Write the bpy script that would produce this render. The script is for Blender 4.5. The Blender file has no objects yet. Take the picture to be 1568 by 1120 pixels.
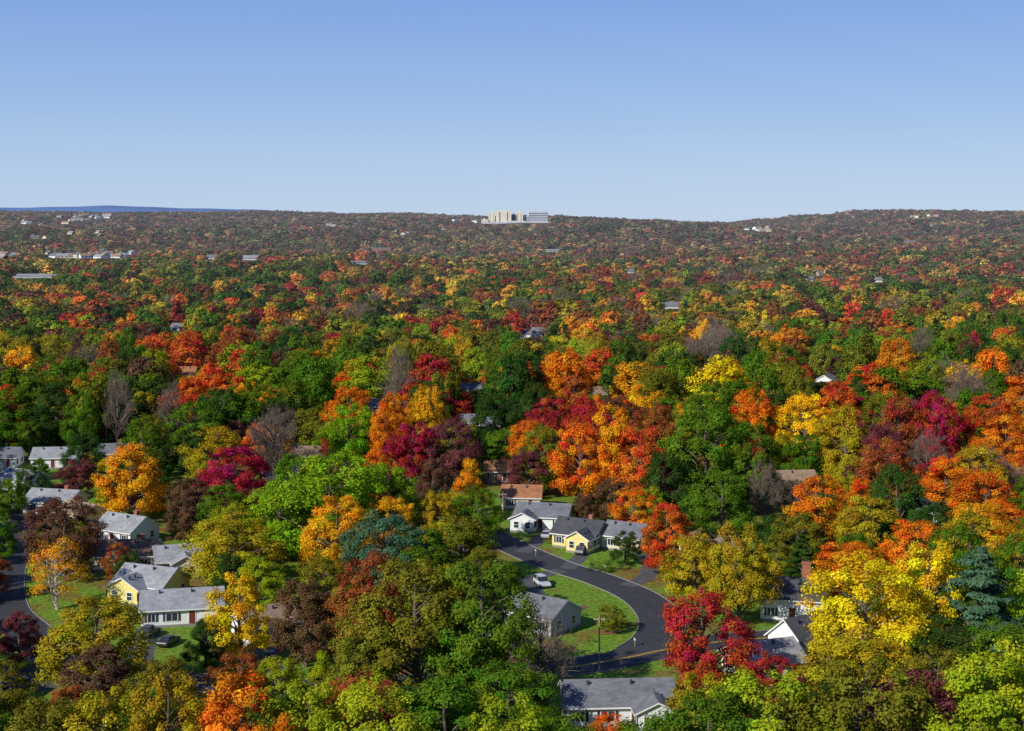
import bpy, math, random
import numpy as np
from mathutils import Vector, noise
from math import radians
rnd = random.Random(7)
S = bpy.context.scene
COL = S.collection

# ------------------------------------------------------------------ materials
def new_mat(name):
    m = bpy.data.materials.new(name); m.use_nodes = True
    nt = m.node_tree
    for n in list(nt.nodes): nt.nodes.remove(n)
    out = nt.nodes.new('ShaderNodeOutputMaterial')
    return m, nt, out

def simple_mat(name, col, rough=0.7, nscale=3.0, namt=0.25, metallic=0.0):
    m, nt, out = new_mat(name)
    b = nt.nodes.new('ShaderNodeBsdfPrincipled')
    b.inputs['Roughness'].default_value = rough
    b.inputs['Metallic'].default_value = metallic
    tc = nt.nodes.new('ShaderNodeTexCoord')
    nz = nt.nodes.new('ShaderNodeTexNoise'); nz.inputs['Scale'].default_value = nscale
    nz.inputs['Detail'].default_value = 4
    nt.links.new(tc.outputs['Object'], nz.inputs['Vector'])
    mr = nt.nodes.new('ShaderNodeMapRange')
    mr.inputs[1].default_value = 0.3; mr.inputs[2].default_value = 0.7
    mr.inputs[3].default_value = 1 - namt; mr.inputs[4].default_value = 1 + namt*0.6
    nt.links.new(nz.outputs['Fac'], mr.inputs[0])
    mx = nt.nodes.new('ShaderNodeVectorMath'); mx.operation = 'SCALE'
    mx.inputs[0].default_value = col[:3]
    nt.links.new(mr.outputs[0], mx.inputs['Scale'])
    nt.links.new(mx.outputs[0], b.inputs['Base Color'])
    nt.links.new(b.outputs[0], out.inputs[0])
    return m

def roof_mat(name, col):
    m, nt, out = new_mat(name)
    b = nt.nodes.new('ShaderNodeBsdfPrincipled'); b.inputs['Roughness'].default_value = 0.85
    tc = nt.nodes.new('ShaderNodeTexCoord')
    mp = nt.nodes.new('ShaderNodeMapping'); mp.inputs['Scale'].default_value = (1.0, 2.2, 2.2)
    nt.links.new(tc.outputs['Object'], mp.inputs[0])
    vz = nt.nodes.new('ShaderNodeTexVoronoi'); vz.inputs['Scale'].default_value = 1.6
    nt.links.new(mp.outputs[0], vz.inputs['Vector'])
    nz = nt.nodes.new('ShaderNodeTexNoise'); nz.inputs['Scale'].default_value = 0.6; nz.inputs['Detail'].default_value = 6
    nt.links.new(tc.outputs['Object'], nz.inputs['Vector'])
    ad = nt.nodes.new('ShaderNodeMath'); ad.operation = 'ADD'
    sp = nt.nodes.new('ShaderNodeSeparateColor')
    nt.links.new(vz.outputs['Color'], sp.inputs[0])
    ml = nt.nodes.new('ShaderNodeMath'); ml.operation = 'MULTIPLY'; ml.inputs[1].default_value = 0.3
    nt.links.new(sp.outputs[0], ml.inputs[0])
    nt.links.new(ml.outputs[0], ad.inputs[0]); nt.links.new(nz.outputs['Fac'], ad.inputs[1])
    ad2 = nt.nodes.new('ShaderNodeMath'); ad2.operation = 'ADD'; ad2.inputs[1].default_value = 0.35
    nt.links.new(ad.outputs[0], ad2.inputs[0])
    mx = nt.nodes.new('ShaderNodeVectorMath'); mx.operation = 'SCALE'; mx.inputs[0].default_value = col
    nt.links.new(ad2.outputs[0], mx.inputs['Scale'])
    nt.links.new(mx.outputs[0], b.inputs['Base Color'])
    nt.links.new(b.outputs[0], out.inputs[0])
    return m

def leaf_mat(name, instanced):
    m, nt, out = new_mat(name)
    if instanced:
        a = nt.nodes.new('ShaderNodeAttribute'); a.attribute_type = 'INSTANCER'; a.attribute_name = 'tree_col'
        csock = a.outputs['Color']
    else:
        a = nt.nodes.new('ShaderNodeObjectInfo'); csock = a.outputs['Color']
    v = nt.nodes.new('ShaderNodeAttribute'); v.attribute_type = 'GEOMETRY'; v.attribute_name = 'var'
    sp = nt.nodes.new('ShaderNodeSeparateColor'); nt.links.new(v.outputs['Color'], sp.inputs[0])
    h = nt.nodes.new('ShaderNodeHueSaturation')
    nt.links.new(csock, h.inputs['Color']); nt.links.new(sp.outputs[0], h.inputs['Value'])
    nt.links.new(sp.outputs[1], h.inputs['Hue'])
    d = nt.nodes.new('ShaderNodeBsdfDiffuse'); t = nt.nodes.new('ShaderNodeBsdfTranslucent')
    nt.links.new(h.outputs[0], d.inputs[0]); nt.links.new(h.outputs[0], t.inputs[0])
    ms = nt.nodes.new('ShaderNodeMixShader'); ms.inputs[0].default_value = 0.28
    nt.links.new(d.outputs[0], ms.inputs[1]); nt.links.new(t.outputs[0], ms.inputs[2])
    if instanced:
        hz = nt.nodes.new('ShaderNodeAttribute'); hz.attribute_type = 'INSTANCER'; hz.attribute_name = 'haze_glow'
        em = nt.nodes.new('ShaderNodeEmission'); em.inputs[0].default_value = (.66, .76, 1.0, 1)  # leaves glow faintly bluish to imitate haze, stronger with distance
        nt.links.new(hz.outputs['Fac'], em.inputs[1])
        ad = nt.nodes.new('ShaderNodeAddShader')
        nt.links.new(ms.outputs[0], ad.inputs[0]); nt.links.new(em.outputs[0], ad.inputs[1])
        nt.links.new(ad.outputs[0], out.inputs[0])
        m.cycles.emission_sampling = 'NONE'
    else:
        nt.links.new(ms.outputs[0], out.inputs[0])
    return m

M_LEAF = leaf_mat('foliage', False)
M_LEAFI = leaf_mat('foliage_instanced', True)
M_BARK = simple_mat('bark', (0.13, 0.10, 0.075), 0.9, 4, 0.5)
M_BIRCH = simple_mat('pale_bark', (0.45, 0.42, 0.36), 0.8, 5, 0.4)

# ------------------------------------------------------------------ terrain
RX = np.array([-2600,-1497,-1306,-1100,-733,-600,-447,-350,-250,-84,126,280,412,527,640,756,830,890,970,1000,1042,1110,1200,1329,1400,1497,2600.])
RZ = np.array([61,60.,62,60,61,58,57,58,55,50,46,42,38,31,32,40,41,50,52,54,66,68,63,60,62,57,60.])
def sstep(a, b, v):
    t = np.clip((v-a)/(b-a), 0, 1); return t*t*(3-2*t)
def terrain(x, y):
    x = np.asarray(x, float); y = np.asarray(y, float)
    r = np.interp(x, RX, RZ)
    r = r + 1.6*np.sin(x/61.)+1.1*np.sin(x/23.+1)+1.5*np.sin(x/137.+.5)
    h = r*sstep(1300, 4250, y)
    w = sstep(700, 1500, y)*(1-sstep(3400, 4100, y))
    h = h + w*(6*np.sin(x/310.+y/420.)+7*np.sin(y/230.-x/520.+1.3)+3*np.sin(x/130.+y/160.))
    h = h - sstep(4400, 7000, y)*(r+120)
    return h

def ground_obj():
    ys = np.concatenate([np.linspace(-600, 700, 14), np.linspace(750, 5000, 110), np.linspace(5200, 26000, 20)])
    xs = np.concatenate([np.linspace(-14000, -2600, 10), np.linspace(-2500, 2500, 120), np.linspace(2600, 14000, 10)])
    X, Y = np.meshgrid(xs, ys)
    Z = terrain(X, Y)
    co = np.stack([X, Y, Z], -1).reshape(-1, 3)
    nx = len(xs); ny = len(ys)
    f = []
    for j in range(ny-1):
        for i in range(nx-1):
            a = j*nx+i; f.append((a, a+1, a+nx+1, a+nx))
    me = bpy.data.meshes.new('ground'); me.from_pydata(co.tolist(), [], f); me.update()
    for p in me.polygons: p.use_smooth = True
    ob = bpy.data.objects.new('ground', me); COL.objects.link(ob)
    m, nt, out = new_mat('lawn_and_forest_floor')
    N = nt.nodes.new; Lk = nt.links.new
    b = N('ShaderNodeBsdfPrincipled'); b.inputs['Roughness'].default_value = 0.95
    b.inputs['Specular IOR Level'].default_value = 0.1
    g = N('ShaderNodeNewGeometry')
    def nz(s, d=5):
        n = N('ShaderNodeTexNoise'); n.inputs['Scale'].default_value = s; n.inputs['Detail'].default_value = d
        Lk(g.outputs['Position'], n.inputs['Vector']); return n
    n1 = nz(0.045); n2 = nz(1.3, 8); n3 = nz(0.15)
    r1 = N('ShaderNodeValToRGB')   # lawn greens
    r1.color_ramp.elements[0].position = 0.3; r1.color_ramp.elements[0].color = (0.06, 0.13, 0.014, 1)
    r1.color_ramp.elements[1].position = 0.7; r1.color_ramp.elements[1].color = (0.20, 0.32, 0.03, 1)
    Lk(n2.outputs['Fac'], r1.inputs[0])
    r2 = N('ShaderNodeValToRGB')   # litter
    r2.color_ramp.elements[0].position = 0.35; r2.color_ramp.elements[0].color = (0.09, 0.055, 0.025, 1)
    r2.color_ramp.elements[1].position = 0.7; r2.color_ramp.elements[1].color = (0.32, 0.14, 0.045, 1)
    Lk(n2.outputs['Fac'], r2.inputs[0])
    ad = N('ShaderNodeMath'); ad.operation = 'ADD'
    ml = N('ShaderNodeMath'); ml.operation = 'MULTIPLY'; ml.inputs[1].default_value = 0.6
    Lk(n1.outputs['Fac'], ml.inputs[0]); Lk(ml.outputs[0], ad.inputs[0])
    m2 = N('ShaderNodeMath'); m2.operation = 'MULTIPLY'; m2.inputs[1].default_value = 0.6
    Lk(n3.outputs['Fac'], m2.inputs[0]); Lk(m2.outputs[0], ad.inputs[1])
    mr = N('ShaderNodeMapRange'); mr.inputs[1].default_value = 0.59; mr.inputs[2].default_value = 0.72
    Lk(ad.outputs[0], mr.inputs[0])
    mx = N('ShaderNodeMix'); mx.data_type = 'RGBA'
    Lk(mr.outputs[0], mx.inputs[0]); Lk(r1.outputs[0], mx.inputs[6]); Lk(r2.outputs[0], mx.inputs[7])
    sx = N('ShaderNodeSeparateXYZ'); Lk(g.outputs['Position'], sx.inputs[0])
    far = N('ShaderNodeMapRange'); far.inputs[1].default_value = 380; far.inputs[2].default_value = 700
    Lk(sx.outputs[1], far.inputs[0])
    fc = N('ShaderNodeValToRGB')
    fc.color_ramp.elements[0].color = (0.06, 0.06, 0.035, 1); fc.color_ramp.elements[1].color = (0.2, 0.15, 0.1, 1)
    Lk(nz(0.02, 8).outputs['Fac'], fc.inputs[0])
    m3 = N('ShaderNodeMix'); m3.data_type = 'RGBA'
    Lk(far.outputs[0], m3.inputs[0]); Lk(mx.outputs[2], m3.inputs[6]); Lk(fc.outputs[0], m3.inputs[7])
    Lk(m3.outputs[2], b.inputs['Base Color']); Lk(b.outputs[0], out.inputs[0])
    me.materials.append(m)
ground_obj()

# far ridge, distance haze painted as blue into its hillside colour
def blue_ridge():
    xs = np.linspace(-6500, -1500, 90)
    v = []; f = []
    for i, x in enumerate(xs):
        z = np.interp(x, [-6500, -4300, -3900, -3350, -3000, -2640, -2203, -1850, -1500], [120, 126, 136, 144, 133, 126, 112, 94, 30.])
        z += 3*math.sin(x/190.)+1.5*math.sin(x/70.)
        v += [(x, 10800, -120), (x, 11500, z*0.75), (x, 12000, z), (x, 13500, -120)]
    for i in range(len(xs)-1):
        for k in range(3):
            a = i*4+k; f.append((a, a+4, a+5, a+1))
    me = bpy.data.meshes.new('distant_blue_ridge'); me.from_pydata(v, [], f)
    for p in me.polygons: p.use_smooth = True
    me.materials.append(simple_mat('haze_blue_hillside', (0.10, 0.18, 0.38), 1.0, 0.004, 0.15))
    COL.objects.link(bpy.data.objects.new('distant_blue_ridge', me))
blue_ridge()

# ------------------------------------------------------------------ tree prototypes
def tube(V, F, p0, p1, r0, r1, n=5):
    p0 = np.array(p0, float); p1 = np.array(p1, float)
    d = p1-p0; d /= (np.linalg.norm(d)+1e-9)
    a = np.cross(d, [0.3, 1, 0.1]); a /= np.linalg.norm(a); b = np.cross(d, a)
    s = len(V)
    for p, r in ((p0, r0), (p1, r1)):
        for i in range(n):
            t = 2*math.pi*i/n
            V.append((p+r*(math.cos(t)*a+math.sin(t)*b)).tolist())
    for i in range(n):
        F.append((s+i, s+(i+1) % n, s+n+(i+1) % n, s+n+i))

def make_tree(name, seed, kind, nleaf, ls, inst, H=15., W=12., bark=None, cf=1.0):
    rg = np.random.default_rng(seed)
    V = []; F = []
    R = W/2
    cb = {'round': .12, 'spread': .2, 'tall': .10, 'cone': .08, 'bare': .28, 'pine': .07, 'bush': .0, 'birch': .25}[kind]*H
    CH = H-cb
    def prof(t):
        if kind in ('cone',): return (1-t)**.75*.9+.12 if t > .1 else .6+3*t
        if kind == 'pine': return (1-t)**.7*.95+.1
        if kind == 'spread': return math.sqrt(max(.03, 1-((t-.45)/.58)**2))
        if kind == 'tall': return math.sqrt(max(.03, 1-((t-.38)/.66)**2))*.95
        return math.sqrt(max(.03, 1-((t-.40)/.64)**2))
    nt_ = {'round': 110, 'spread': 105, 'tall': 95, 'cone': 70, 'bare': 60, 'pine': 90, 'bush': 26, 'birch': 50}[kind]
    nt_ = int(nt_*cf)
    lean = rg.normal(0, .25, 2)
    # a few big limbs carry masses of unequal reach, so the outline is uneven
    nl = 9; la = rg.uniform(0, 2*math.pi, nl); lt = rg.uniform(.05, 1., nl); lw = rg.uniform(-.27, .22, nl)
    cl = []
    for i in range(nt_):
        t = (i+rg.uniform())/nt_
        t = t**.85
        th = rg.uniform(0, 2*math.pi)
        bump = 1+sum(lw[k]*math.exp(-((math.cos(th-la[k])-1)**2)*2-((t-lt[k])/.22)**2) for k in range(nl))
        bump = max(.5, bump)
        rr = prof(t)*R*bump*(.30+.70*math.sqrt(rg.uniform()))
        cr = R*rg.uniform(.11, .25)*(1.15-.35*t)
        if cf < 1: cr *= 1.2
        if kind == 'pine': cr *= .9
        if kind == 'bush': cr *= 1.7
        if kind == 'birch': cr *= 1.3
        rr = max(0, min(rr, prof(t)*R*bump*1.05-cr*.5))
        z = cb+cr*.5+t*(CH-cr*1.15)+rg.normal(0, .35)
        cl.append((rr*math.cos(th)+lean[0]*t, rr*math.sin(th)+lean[1]*t, z, cr))
    tr = .028*H*(.6 if kind in ('birch', 'cone') else 1)
    zt = [0, .1*H, cb+.25*CH, cb+.55*CH, cb+.88*CH]
    rr = [tr*1.35, tr, tr*.75, tr*.45, tr*.12]
    P = [np.array([lean[0]*z/H*1.2+(rg.normal(0, .15) if k else 0), lean[1]*z/H+(rg.normal(0, .15) if k else 0), z]) for k, z in enumerate(zt)]
    if kind != 'bush':
        for k in range(4): tube(V, F, P[k], P[k+1], rr[k], rr[k+1], 7)
        if kind == 'birch':
            for q in range(2):
                o = rg.normal(0, 1.3, 2); e = np.array([o[0], o[1], cb+CH*.6])
                tube(V, F, P[0]+[.15*q, .1, 0], (P[0]+e)/2+[o[0]*.2, o[1]*.2, 0], tr*.9, tr*.6); tube(V, F, (P[0]+e)/2+[o[0]*.2, o[1]*.2, 0], e, tr*.6, tr*.15)
    if kind != 'bush':
        for c in cl[::1 if kind in ('bare', 'birch') else 3]:
            cz = np.array(c[:3]); zs = max(cb*.75, cz[2]-.45*math.hypot(c[0], c[1])-1.0)
            zs = min(zs, zt[4])
            s = np.array([np.interp(zs, zt, [p[0] for p in P]), np.interp(zs, zt, [p[1] for p in P]), zs])
            mid = (s+cz)/2+np.array([0, 0, .35])+rg.normal(0, .2, 3)
            r0 = np.interp(zs, zt, rr)*.5
            tube(V, F, s, mid, r0, r0*.6, 4); tube(V, F, mid, cz, r0*.6, r0*.2, 4)
            if kind == 'bare':
                for q in range(6):
                    e = cz+rg.normal(0, c[3]*1.2, 3)+[0, 0, c[3]*.7]
                    tube(V, F, mid if q < 2 else cz, e, r0*.3, .025, 3)
    nb = len(F)
    nv0 = len(V)
    cl = np.array(cl)
    w = cl[:, 3]**2; w /= w.sum()
    idx = rg.choice(len(cl), nleaf, p=w)
    d = rg.normal(size=(nleaf, 3)); d /= np.linalg.norm(d, axis=1)[:, None]
    rad = cl[idx, 3]*np.clip(.25+.75*np.sqrt(rg.uniform(size=nleaf))+rg.normal(0, .20, nleaf), .1, 1.8)
    flat = .75 if kind != 'pine' else .32
    pos = cl[idx, :3]+d*rad[:, None]*np.array([1, 1, flat])
    cen = np.array([0, 0, cb+CH*.35])
    ow = pos-cen; ow /= np.linalg.norm(ow, axis=1)[:, None]
    nrm = d*.5+ow*.6+rg.normal(size=(nleaf, 3))*.36+np.array([0, 0, .2])
    nrm /= np.linalg.norm(nrm, axis=1)[:, None]
    a = np.cross(nrm, rg.normal(size=(nleaf, 3))); a /= np.linalg.norm(a, axis=1)[:, None]
    b = np.cross(nrm, a)
    if kind == 'bare':
        a = ow*.5+np.array([0, 0, .8])+rg.normal(size=(nleaf, 3))*.4; a /= np.linalg.norm(a, axis=1)[:, None]
        b = np.cross(a, rg.normal(size=(nleaf, 3))); b /= np.linalg.norm(b, axis=1)[:, None]
        s1 = ls*rg.uniform(1.2, 2.8, nleaf); s2 = ls*.10*np.ones(nleaf)
        q = rg.uniform(size=nleaf) < .18
        s1[q] = ls*.5; s2[q] = ls*.4
    elif kind == 'pine':
        s1 = ls*rg.uniform(.8, 1.3, nleaf); s2 = s1*.4
    else:
        s1 = ls*rg.uniform(.55, 1.1, nleaf); s2 = s1*rg.uniform(.5, .9, nleaf)
    a = a*s1[:, None]*.7; b = b*s2[:, None]*.7
    q = np.stack([pos-a, pos-b, pos+a, pos+b], 1).reshape(-1, 3)
    V = V+q.tolist()
    base = nv0+4*np.arange(nleaf)
    F = F+np.stack([base, base+1, base+2, base+3], 1).tolist()
    me = bpy.data.meshes.new(name)
    me.from_pydata(V, [], F)
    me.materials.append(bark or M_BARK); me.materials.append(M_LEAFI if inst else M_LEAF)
    mi = np.zeros(len(F), np.int32); mi[nb:] = 1
    me.polygons.foreach_set('material_index', mi)
    cv = rg.normal(1, .16, len(cl)); ch = rg.normal(0, .014, len(cl))
    turn = (cl[:, 2]-cb)/CH-.5
    col = np.ones((len(F), 4), np.float32)
    col[nb:, 0] = np.clip(cv[idx]*rg.normal(1, .12, nleaf), .35, 1.8)
    col[nb:, 1] = .5+ch[idx]+rg.normal(0, .012, nleaf)-turn[idx]*.018
    at = me.attributes.new('var', 'FLOAT_COLOR', 'FACE')
    at.data.foreach_set('color', col.reshape(-1))
    me.update()
    return me

HI = {}
for k, n in (('round', 7), ('spread', 3), ('tall', 4), ('cone', 2), ('bare', 3), ('pine', 2), ('bush', 2), ('birch', 1)):
    nlf = {'bare': 2800, 'pine': 16000, 'bush': 3500, 'birch': 5000}.get(k, 22000)
    HI[k] = [make_tree('%s_crown_%d' % (k, i), 100+i*7+len(k), k, nlf, .26 if k not in ('pine', 'bare') else .42, False,
                       bark=M_BIRCH if k == 'birch' else None) for i in range(n)]
KLIST = ['round']*5+['spread']*2+['tall']*3+['cone']+['bare']*2+['pine']
def lod(tag, nl, ls, cf):
    c = bpy.data.collections.new('forest_tree_variants_'+tag)
    for i, k in enumerate(KLIST):
        me = make_tree('%s_tree_%s_%d' % (k, tag, i), 500+i, k, int(nl*(.35 if k == 'bare' else 1)), ls, True, cf=cf)
        o = bpy.data.objects.new('%02d_%s_%s' % (i, k, tag), me); c.objects.link(o)
    return c
C_A = lod('close', 8500, .42, .9)
C_B = lod('middle', 2300, .78, .6)
C_C = lod('far', 550, 1.45, .35)

# ------------------------------------------------------------------ palettes
PC = {
 'green': (.098, .190, .013), 'dkgreen': (.042, .092, .016), 'brtgreen': (.20, .35, .014), 'ygreen': (.29, .35, .015),
 'olive': (.19, .195, .017), 'yolive': (.40, .32, .016), 'yellow': (.76, .52, .014), 'gold': (.70, .36, .014), 'orange': (.68, .215, .014),
 'redorange': (.62, .125, .02), 'red': (.42, .048, .022), 'crimson': (.38, .018, .045), 'rust': (.34, .11, .028),
 'brown': (.15, .082, .042), 'gray': (.24, .185, .135), 'purple': (.19, .048, .050), 'bluegreen': (.075, .155, .085)}
SPEC = {'green': 'maple_tree', 'dkgreen': 'oak_tree', 'brtgreen': 'maple_tree', 'ygreen': 'ash_tree', 'olive': 'oak_tree', 'yolive': 'oak_tree',
 'yellow': 'yellow_maple_tree', 'gold': 'golden_maple_tree', 'orange': 'orange_maple_tree', 'redorange': 'orange_maple_tree', 'red': 'red_maple_tree',
 'crimson': 'crimson_maple_tree', 'rust': 'rust_oak_tree', 'brown': 'brown_oak_tree', 'gray': 'bare_tree', 'purple': 'purple_beech_tree', 'bluegreen': 'pine_tree'}
def jit(c, r, a=.14):
    v = 1+r.uniform(-a, a)
    return [max(.004, c[0]*v*(1+r.uniform(-a, a))), max(.004, c[1]*v*(1+r.uniform(-a, a))), max(.003, c[2]*v), 1]

# ------------------------------------------------------------------ houses
M_TRIM = simple_mat('white_trim_paint', (.78, .78, .76), .5, 2, .08)
M_GLASS = simple_mat('window_glass', (.03, .04, .055), .12, 1, .3)
M_DOOR = simple_mat('door_paint', (.16, .03, .025), .5, 2, .1)
M_SHUT = simple_mat('shutter_paint', (.03, .045, .05), .6, 2, .1)
M_BRICK = simple_mat('red_brick', (.34, .12, .075), .9, 8, .35)
M_CONC = simple_mat('concrete', (.24, .23, .21), .9, 3, .25)
WALLC = {}
def wallm(c):
    if c not in WALLC: WALLC[c] = simple_mat('siding_%d' % len(WALLC), c, .65, 1.5, .10)
    return WALLC[c]
ROOFC = {}
def roofm(c):
    if c not in ROOFC: ROOFC[c] = roof_mat('shingle_roof_%d' % len(ROOFC), c)
    return ROOFC[c]
def box(V, F, x0, x1, y0, y1, z0, z1):
    s = len(V)
    V += [(x0, y0, z0), (x1, y0, z0), (x1, y1, z0), (x0, y1, z0), (x0, y0, z1), (x1, y0, z1), (x1, y1, z1), (x0, y1, z1)]
    F += [(s, s+3, s+2, s+1), (s+4, s+5, s+6, s+7), (s, s+1, s+5, s+4), (s+1, s+2, s+6, s+5), (s+2, s+3, s+7, s+6), (s+3, s, s+4, s+7)]
def obj(name, V, F, mats, parent=None, mi=None):
    me = bpy.data.meshes.new(name); me.from_pydata(V, [], F)
    for m in mats: me.materials.append(m)
    if mi is not None: me.polygons.foreach_set('material_index', np.array(mi, np.int32))
    me.update()
    o = bpy.data.objects.new(name, me); COL.objects.link(o)
    if parent: o.parent = parent
    return o
def wing(E, tag, L, W, wh, rh, wall, roof, ox=0, oy=0, rot=0, windows=True, storeys=1, door=True):
    c, s_ = math.cos(rot), math.sin(rot)
    def T(V): return [(ox+c*x-s_*y, oy+s_*x+c*y, z) for x, y, z in V]
    l, w = L/2, W/2
    V = [(-l, -w, 0), (l, -w, 0), (l, w, 0), (-l, w, 0), (-l, -w, wh), (l, -w, wh), (l, w, wh), (-l, w, wh), (-l, 0, wh+rh), (l, 0, wh+rh)]
    F = [(0, 1, 5, 4), (2, 3, 7, 6), (1, 2, 6, 9, 5), (3, 0, 4, 8, 7)]
    obj(tag+'walls', T(V), F, [wall], E)
    V = []; F = []
    box(V, F, -l-.02, l+.02, -w-.02, w+.02, 0, .45)
    obj(tag+'foundation', T(V), F, [M_CONC], E)
    ov = .5; sl = rh/w; th = .2; oh = .4
    pr = [(-w-ov, wh-ov*sl+.03), (0, wh+rh+.03), (w+ov, wh-ov*sl+.03)]
    V = []
    for x in (-l-oh, l+oh):
        for (y, z) in pr: V.append((x, y, z+th))
        for (y, z) in pr: V.append((x, y, z))
    F = [(0, 6, 7, 1), (1, 7, 8, 2), (3, 4, 10, 9), (4, 5, 11, 10), (0, 1, 4, 3), (1, 2, 5, 4), (6, 9, 10, 7), (7, 10, 11, 8), (0, 3, 9, 6), (2, 8, 11, 5)]
    obj(tag+'roof', T(V), F, [roof, M_TRIM], E, [0, 0, 1, 1, 1, 1, 1, 1, 1, 1])
    V = []; F = []
    for q in (-.28, .12):
        zz = wh+rh-.9*sl
        box(V, F, q*L-.14, q*L+.14, -1.04, -.76, zz+.1, zz+.75)
    obj(tag+'roof_vents', T(V), F, [M_SHUT], E)
    if not windows: return
    fr = ([], []); gl = ([], []); sh = ([], []); dr = ([], [])
    for st in range(storeys):
        zb = 1.05+st*2.7
        n = max(2, int(L/2.9))
        for side in (-1, 1):
            for i in range(n):
                x = -l+L*(i+.5)/n
                if door and st == 0 and side == -1 and i == n//2:
                    y0, y1 = sorted((side*w, side*(w+.05)))
                    box(*fr, x-.62, x+.62, y0, y1, .46, 2.6)
                    y0, y1 = sorted((side*(w+.052), side*(w+.08)))
                    box(*dr, x-.46, x+.46, y0, y1, .5, 2.45)
                    continue
                ww = .85 if (i+st) % 3 == 1 and storeys == 1 else .55
                y0, y1 = sorted((side*w, side*(w+.06)))
                box(*fr, x-ww-.12, x+ww+.12, y0, y1, zb-.12, zb+1.32)
                y0, y1 = sorted((side*(w+.062), side*(w+.075)))
                box(*gl, x-ww, x-.04, y0, y1, zb, zb+1.2); box(*gl, x+.04, x+ww, y0, y1, zb, zb+1.2)
                for q in (-1, 1):
                    y0, y1 = sorted((side*(w+.0), side*(w+.05)))
                    xa, xb = sorted((x+q*(ww+.13), x+q*(ww+.50)))
                    box(*sh, xa, xb, y0, y1, zb-.05, zb+1.25)
        for side in (-1, 1):
            for y in (-W*.24, W*.24):
                x0, x1 = sorted((side*l, side*(l+.06)))
                box(*fr, x0, x1, y-.6, y+.6, zb-.1, zb+1.3)
                x0, x1 = sorted((side*(l+.062), side*(l+.075)))
                box(*gl, x0, x1, y-.48, y+.48, zb, zb+.56); box(*gl, x0, x1, y-.48, y+.48, zb+.64, zb+1.2)
    for (a, nm, m) in ((fr, 'window_frames', M_TRIM), (gl, 'window_glass', M_GLASS), (sh, 'shutters', M_SHUT), (dr, 'door', M_DOOR)):
        if a[0]: obj(tag+nm, T(a[0]), a[1], [m], E)

WHITE = (.74, .75, .76); CREAM = (.66, .60, .44); YEL = (.74, .62, .22); TAN = (.42, .34, .24); BRK = (.32, .13, .09); GRYW = (.42, .43, .44)
RG = (.15, .155, .17); RDK = (.06, .06, .07); RBR = (.13, .08, .055); RTAN = (.28, .19, .12); RLT = (.27, .275, .29); ROR = (.32, .14, .06)
SIGHT = []   # things standing in open clearings: x,y,halfwidth,z
HOUSES = []
def house(name, x, y, deg, L, W, wall=WHITE, roof=RG, wh=2.9, rh=2.0, storeys=1, chimney=True, cross=None, zs=1.6, garage=False, clear=True):
    E = bpy.data.objects.new(name, None); COL.objects.link(E)
    z = float(terrain(x, y))
    E.location = (x, y, z-.05); E.rotation_euler = (0, 0, radians(deg))
    if storeys == 2: wh = 5.4
    wing(E, '', L, W, wh, rh, wallm(wall), roofm(roof), storeys=storeys)
    if cross:
        cx, cl_, cw, cwall = cross
        wing(E, 'front_wing_', cl_, cw, wh-.05, rh*.92*cw/W, wallm(cwall), roofm(roof), ox=cx, oy=-W/2-cl_/2+1.2, rot=math.pi/2, door=False)
    if chimney:
        V = []; F = []; cx = L*.22
        k = 1.0 if chimney is True else chimney
        box(V, F, cx-.4*k, cx+.4*k, .15, .15+.75*k, wh*.5, wh+rh+.8*k*k)
        box(V, F, cx-.48*k, cx+.48*k, .07, .23+.75*k, wh+rh+.8*k*k, wh+rh+.8*k*k+.18)
        obj('chimney', V, F, [M_BRICK], E)
    if garage:
        V = []; F = []
        box(V, F, L/2-3.6, L/2-.8, -W/2-.09, -W/2-.08, .1, 2.3)
        obj('garage_door', V, F, [M_TRIM], E)
    HOUSES.append((x, y, max(L, W)/2))
    if clear: SIGHT.append((x, y-W*.4, L*.42, z+zs))
    return E

house('white_ranch_house', 13.6, 186, 4, 14, 8, WHITE, RG, cross=(4.2, 4, 5.2, WHITE), zs=1.2, chimney=False)
house('white_ranch_house', 35.5, 203, 20, 9, 8, WHITE, RLT, zs=2.2, chimney=False)
house('white_colonial_house', 43, 211, 35, 8, 7, WHITE, RDK, wh=3.4, rh=2.8, zs=2.6, chimney=False)
house('brick_chimney_house', 45.5, 233, -12, 10, 8, WHITE, RDK, wh=3.8, rh=2.4, zs=1.6, chimney=1.7)
house('gray_house', 4.5, 227, -38, 10, 8, GRYW, RG, zs=1.5, chimney=False)
house('white_ranch_house', 6.8, 300, -14, 11, 8, WHITE, RG, cross=(-3.2, 4, 5, WHITE), zs=1.2, chimney=False)
house('yellow_gabled_house', 13.6, 283, -28, 9, 7.5, YEL, RDK, cross=(2.2, 4, 4.6, YEL), zs=1.2, rh=2.3)
house('gray_roof_house', 22.6, 281, -30, 8, 7, CREAM, RG, zs=1.2, chimney=False)
house('tan_bungalow', 2.3, 320, -6, 8.5, 7, CREAM, ROR, zs=1, chimney=False)
house('red_cottage', -3.5, 352, 5, 6, 5, BRK, ROR, zs=1)
house('yellow_gabled_house', -61.5, 245, -22, 10, 8, YEL, RLT, rh=2.3, cross=(-1.2, 3.6, 6.2, YEL), zs=1, chimney=False)
house('white_ranch_house', -53, 231, 12, 12.5, 8, WHITE, RLT, zs=1.2, garage=True, chimney=False)
house('brown_roof_house', -71, 266, 3, 11, 7.5, CREAM, RBR, zs=1.8)
house('cream_gabled_house', -61, 262, 18, 8, 7, CREAM, RLT, zs=2.4, cross=(1, 3.5, 4.6, CREAM), chimney=False)
house('white_ranch_house', -77, 287, -30, 10, 8, WHITE, RLT, zs=1.8, rh=2.3)
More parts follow.
